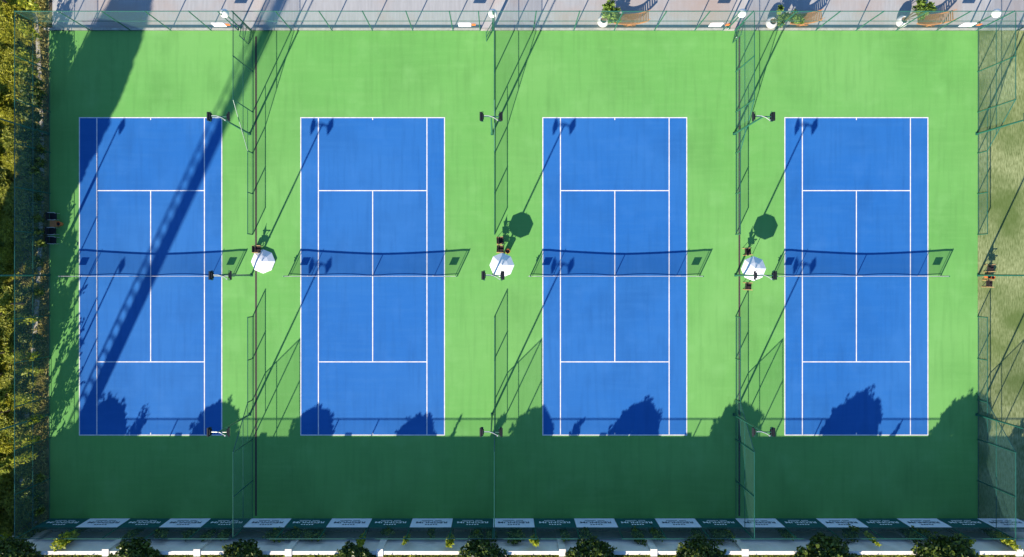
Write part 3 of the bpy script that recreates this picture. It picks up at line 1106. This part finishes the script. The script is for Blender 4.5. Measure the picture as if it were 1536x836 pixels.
for i, (px, py, rz, lb) in enumerate(DK):
    q = G(px, py)
    if i == 0:
        dk0.location = q
        dk0['label'] = lb
        dk0['group'] = 'black armchairs by the shrub-side fence'
    else:
        dup(dk0, q, rz, lb)
# wooden side table, slatted
q = G(85, 336.5)
t = thing('side_table', 'small slatted wooden table between the black armchairs', 'table', q)
for k in range(5):
    MB().box((-0.2 + 0.1 * k, 0, 0.44), (0.09, 0.5, 0.03)).build('slat', M_wood, t)
for sx in (-1, 1):
    MB().box((0, sx * 0.2, 0.412), (0.46, 0.04, 0.025)).build('apron', M_wood, t)
    for sy in (-1, 1):
        MB().box((sx * 0.2, sy * 0.2, 0.2), (0.045, 0.045, 0.4)).build('leg', M_wood, t)


def make_bin(label, px, py, r, h, m, inner=True):
    t = thing('litter_bin', label, 'bin', G(px, py))
    MB().lathe([(r * 0.8, 0.0), (r * 0.84, 0.02), (r, h * 0.9), (r * 1.05, h * 0.92), (r * 1.05, h), (r * 0.9, h), (r * 0.88, h - 0.12)], 18).build('body', m, t, False)
    MB().lathe([(r * 0.82, h - 0.1), (r * 0.82, h - 0.085), (r * 0.1, h - 0.08)], 14).build('lining', M_black, t)


make_bin('orange bin beside the wooden table at the shrub-side fence', 92.5, 336.5, 0.17, 0.45, M_terra)
make_bin('orange bin at the edge of the white parasol by two chairs', 761.5, 377.5, 0.17, 0.50, M_terra)
make_bin('round black bin at the edge of the low parasol', 385.0, 374.5, 0.17, 0.40, M_black)
make_bin('orange bin between the turf chairs, against the fence', 1478.5, 414.5, 0.17, 0.45, M_terra)
make_bin('orange bin between the turf chairs, on the turf side', 1484.5, 416.0, 0.15, 0.40, M_terra)

# ------------------------------------------------------------------ paving side: signs, globe lamps, benches, planters
for px, near in ((340, 'by the long shadow court'), (698.5, 'by the middle gate'), (1065, 'by the gate between the benches'), (1432, 'at the turf end')):
    q = G(px, 49)
    t = thing('notice_board', 'white notice board on the paving fence, ' + near, 'sign', (q.x, YN - 0.09, 1.15), 0)
    MB().box((0, 0, 0.36), (0.86, 0.025, 0.72)).build('panel', M_sign, t)
    fr = MB()
    for z in (0.0, 0.72):
        fr.box((0, 0.003, z), (0.9, 0.035, 0.03))
    for s in (-1, 1):
        fr.box((s * 0.44, 0.003, 0.36), (0.03, 0.035, 0.75))
    fr.build('frame', M_sign, t)
    for s in (-1, 1):
        MB().box((s * 0.3, 0.045, 0.36), (0.04, 0.07, 0.04)).build('bracket', M_galv, t)
    q2 = G(px + 13 + (4 if px > 768 else 0), 49)
    t = thing('notice_plate', 'small orange plate beside the white notice board ' + near, 'sign', (q2.x, YN - 0.08, 1.3))
    MB().box((0, 0, 0.2), (0.28, 0.02, 0.38)).build('panel', M_terra, t)
    MB().box((0, 0.04, 0.2), (0.05, 0.06, 0.05)).build('bracket', M_galv, t)

gl = [(360, 'near the long shadow'), (739.6, 'behind the middle gate'), (1092.5, 'between two benches'), (1452.5, 'at the turf end')]
for px, w in gl:
    q = G(px, 42.0)
    t = thing('globe_lamp', 'white globe lamp post on the paving ' + w, 'lamp', q, 0, 'globe lamps on the paving')
    MB().tube([(0, 0, 0), (0, 0, 2.75)], [0.06, 0.045], 10).build('post', M_post, t)
    MB().lathe([(0.14, -0.01), (0.14, 0.05), (0.07, 0.12)], 14).build('foot', M_post, t)
    MB().lathe([(0.10, 2.72), (0.13, 2.78)], 14).build('collar', M_post, t)
    prof = [(max(0.004, 0.31 * math.sin(math.pi * k / 14)), 3.06 - 0.31 * math.cos(math.pi * k / 14)) for k in range(15)]
    MB().lathe(prof, 22).build('globe', M_globe, t, True)


def make_bench(px, py, rz, label, hr, L=2.5):
    """sling-shaped slatted lounger: two curved side beams with cross slats, on a trestle"""
    t = thing('wooden_lounger', label, 'bench', G(px, py), rz, 'wooden loungers on the paving')

    def prof(u):
        z = 0.36 + 0.42 * u * u
        if u > 0.55:
            z += hr * (u - 0.55)
        return z
    NS = 26
    for s in (-1, 1):
        pts = [(L / 2 * (-1 + 2 * k / 18), s * 0.36, prof(-1 + 2 * k / 18) - 0.05) for k in range(19)]
        b = MB()
        for k in range(18):
            a, c = Vector(pts[k]), Vector(pts[k + 1])
            d = c - a
            b.box((a + c) / 2, (d.length + 0.01, 0.06, 0.11), Matrix.Rotation(-math.atan2(d.z, d.x), 3, 'Y'))
        b.build('side_beam', M_wood, t)
    for k in range(NS):
        u = -0.97 + 1.94 * k / (NS - 1)
        sl_ = math.atan((prof(u + 0.01) - prof(u - 0.01)) / (0.02 * L / 2))
        MB().box((L / 2 * u, 0, prof(u) + 0.012), (0.080, 0.68, 0.022), Matrix.Rotation(-sl_, 3, 'Y')).build('slat', M_slat, t)
    for s in (-1, 1):
        for q in (-1, 1):
            MB().tube([(q * 0.28, s * 0.42, 0.0), (-q * 0.12, s * 0.34, 0.34)], 0.032, 6).build('leg', M_wood, t)
        MB().box((0, s * 0.40, 0.03), (0.9, 0.07, 0.06)).build('foot_beam', M_wood, t)
    for s in (-1, 1):
        MB().tube([(L / 2 * 0.96, s * 0.33, prof(0.96)), (L / 2 * 1.05, s * 0.33, prof(1) + 0.30)], 0.022, 6).build('handle', M_wood, t)


make_bench(944, 31.5, 0.03, 'wooden slatted lounger beside the bushiest white planter', 0.5)
make_bench(1202, 31.0, 0.10, 'wooden slatted lounger half covered by a trailing pot plant', 0.2, 2.3)
make_bench(1392, 32.0, 0.05, 'wooden slatted lounger by the planter with its soil showing', 0.6)


def make_planter(px, py, label, clumps, seed, n):
    t = thing('planter', label, 'planter', G(px, py))
    prof = [(0.22, 0.0), (0.32, 0.08), (0.42, 0.30), (0.43, 0.45), (0.36, 0.66), (0.27, 0.74), (0.23, 0.74), (0.22, 0.66)]
    MB().lathe(prof, 24).build('pot', M_pot, t, True)
    MB().lathe([(0.235, 0.655), (0.23, 0.67), (0.01, 0.68)], 16).build('soil', mat('potting soil', (0.16, 0.10, 0.07), 0.95, noise_scale=20, noise_amt=0.5), t)
    st = MB()
    for c, r in clumps:
        st.tube([(0, 0, 0.62), (c[0] * 0.4, c[1] * 0.4, c[2] * 0.75 + 0.2), c], [0.03, 0.02, 0.008], 5)
    st.build('stem', M_trunk, t)
    link('foliage', leaf_mesh('foliage', clump_points(n, clumps, seed), L_pot, 0.17, 1.5, 0.4, seed), t)


make_planter(903.5, 35, 'white round planter with the bushiest green plant', [((0.45, 0.35, 1.3), 0.42), ((0.1, 0.6, 1.6), 0.32), ((0.75, 0.2, 1.1), 0.36), ((0.95, 0.0, 0.9), 0.3),
                                                              ((0.35, 0.85, 1.7), 0.28), ((0.1, 0.3, 1.1), 0.3), ((0.9, 0.5, 1.2), 0.26), ((0.55, 0.0, 0.9), 0.3)], 801, 900)
make_planter(1154.5, 37, 'white round planter with a plant trailing over the lounger', [((0.35, 0.8, 1.2), 0.2), ((0.5, 0.1, 1.0), 0.3), ((0.9, 0.25, 0.9), 0.28), ((1.35, 0.2, 0.85), 0.3),
                                                              ((1.8, 0.1, 0.85), 0.32), ((0.5, -0.2, 0.8), 0.25), ((0.2, 0.5, 1.3), 0.18), ((2.0, 0.0, 0.85), 0.24), ((1.5, 0.6, 1.0), 0.18)], 802, 700)
make_planter(1349, 35, 'white round planter with dark soil and a loose airy plant', [((0.55, 0.6, 1.3), 0.3), ((0.9, 0.8, 1.4), 0.34), ((1.3, 0.5, 1.2), 0.34), ((1.55, 0.8, 1.3), 0.28),
                                                           ((0.9, 0.4, 1.1), 0.25), ((1.2, 0.1, 0.9), 0.2), ((0.7, 1.0, 1.6), 0.3), ((1.8, 0.6, 1.3), 0.2)], 803, 520)
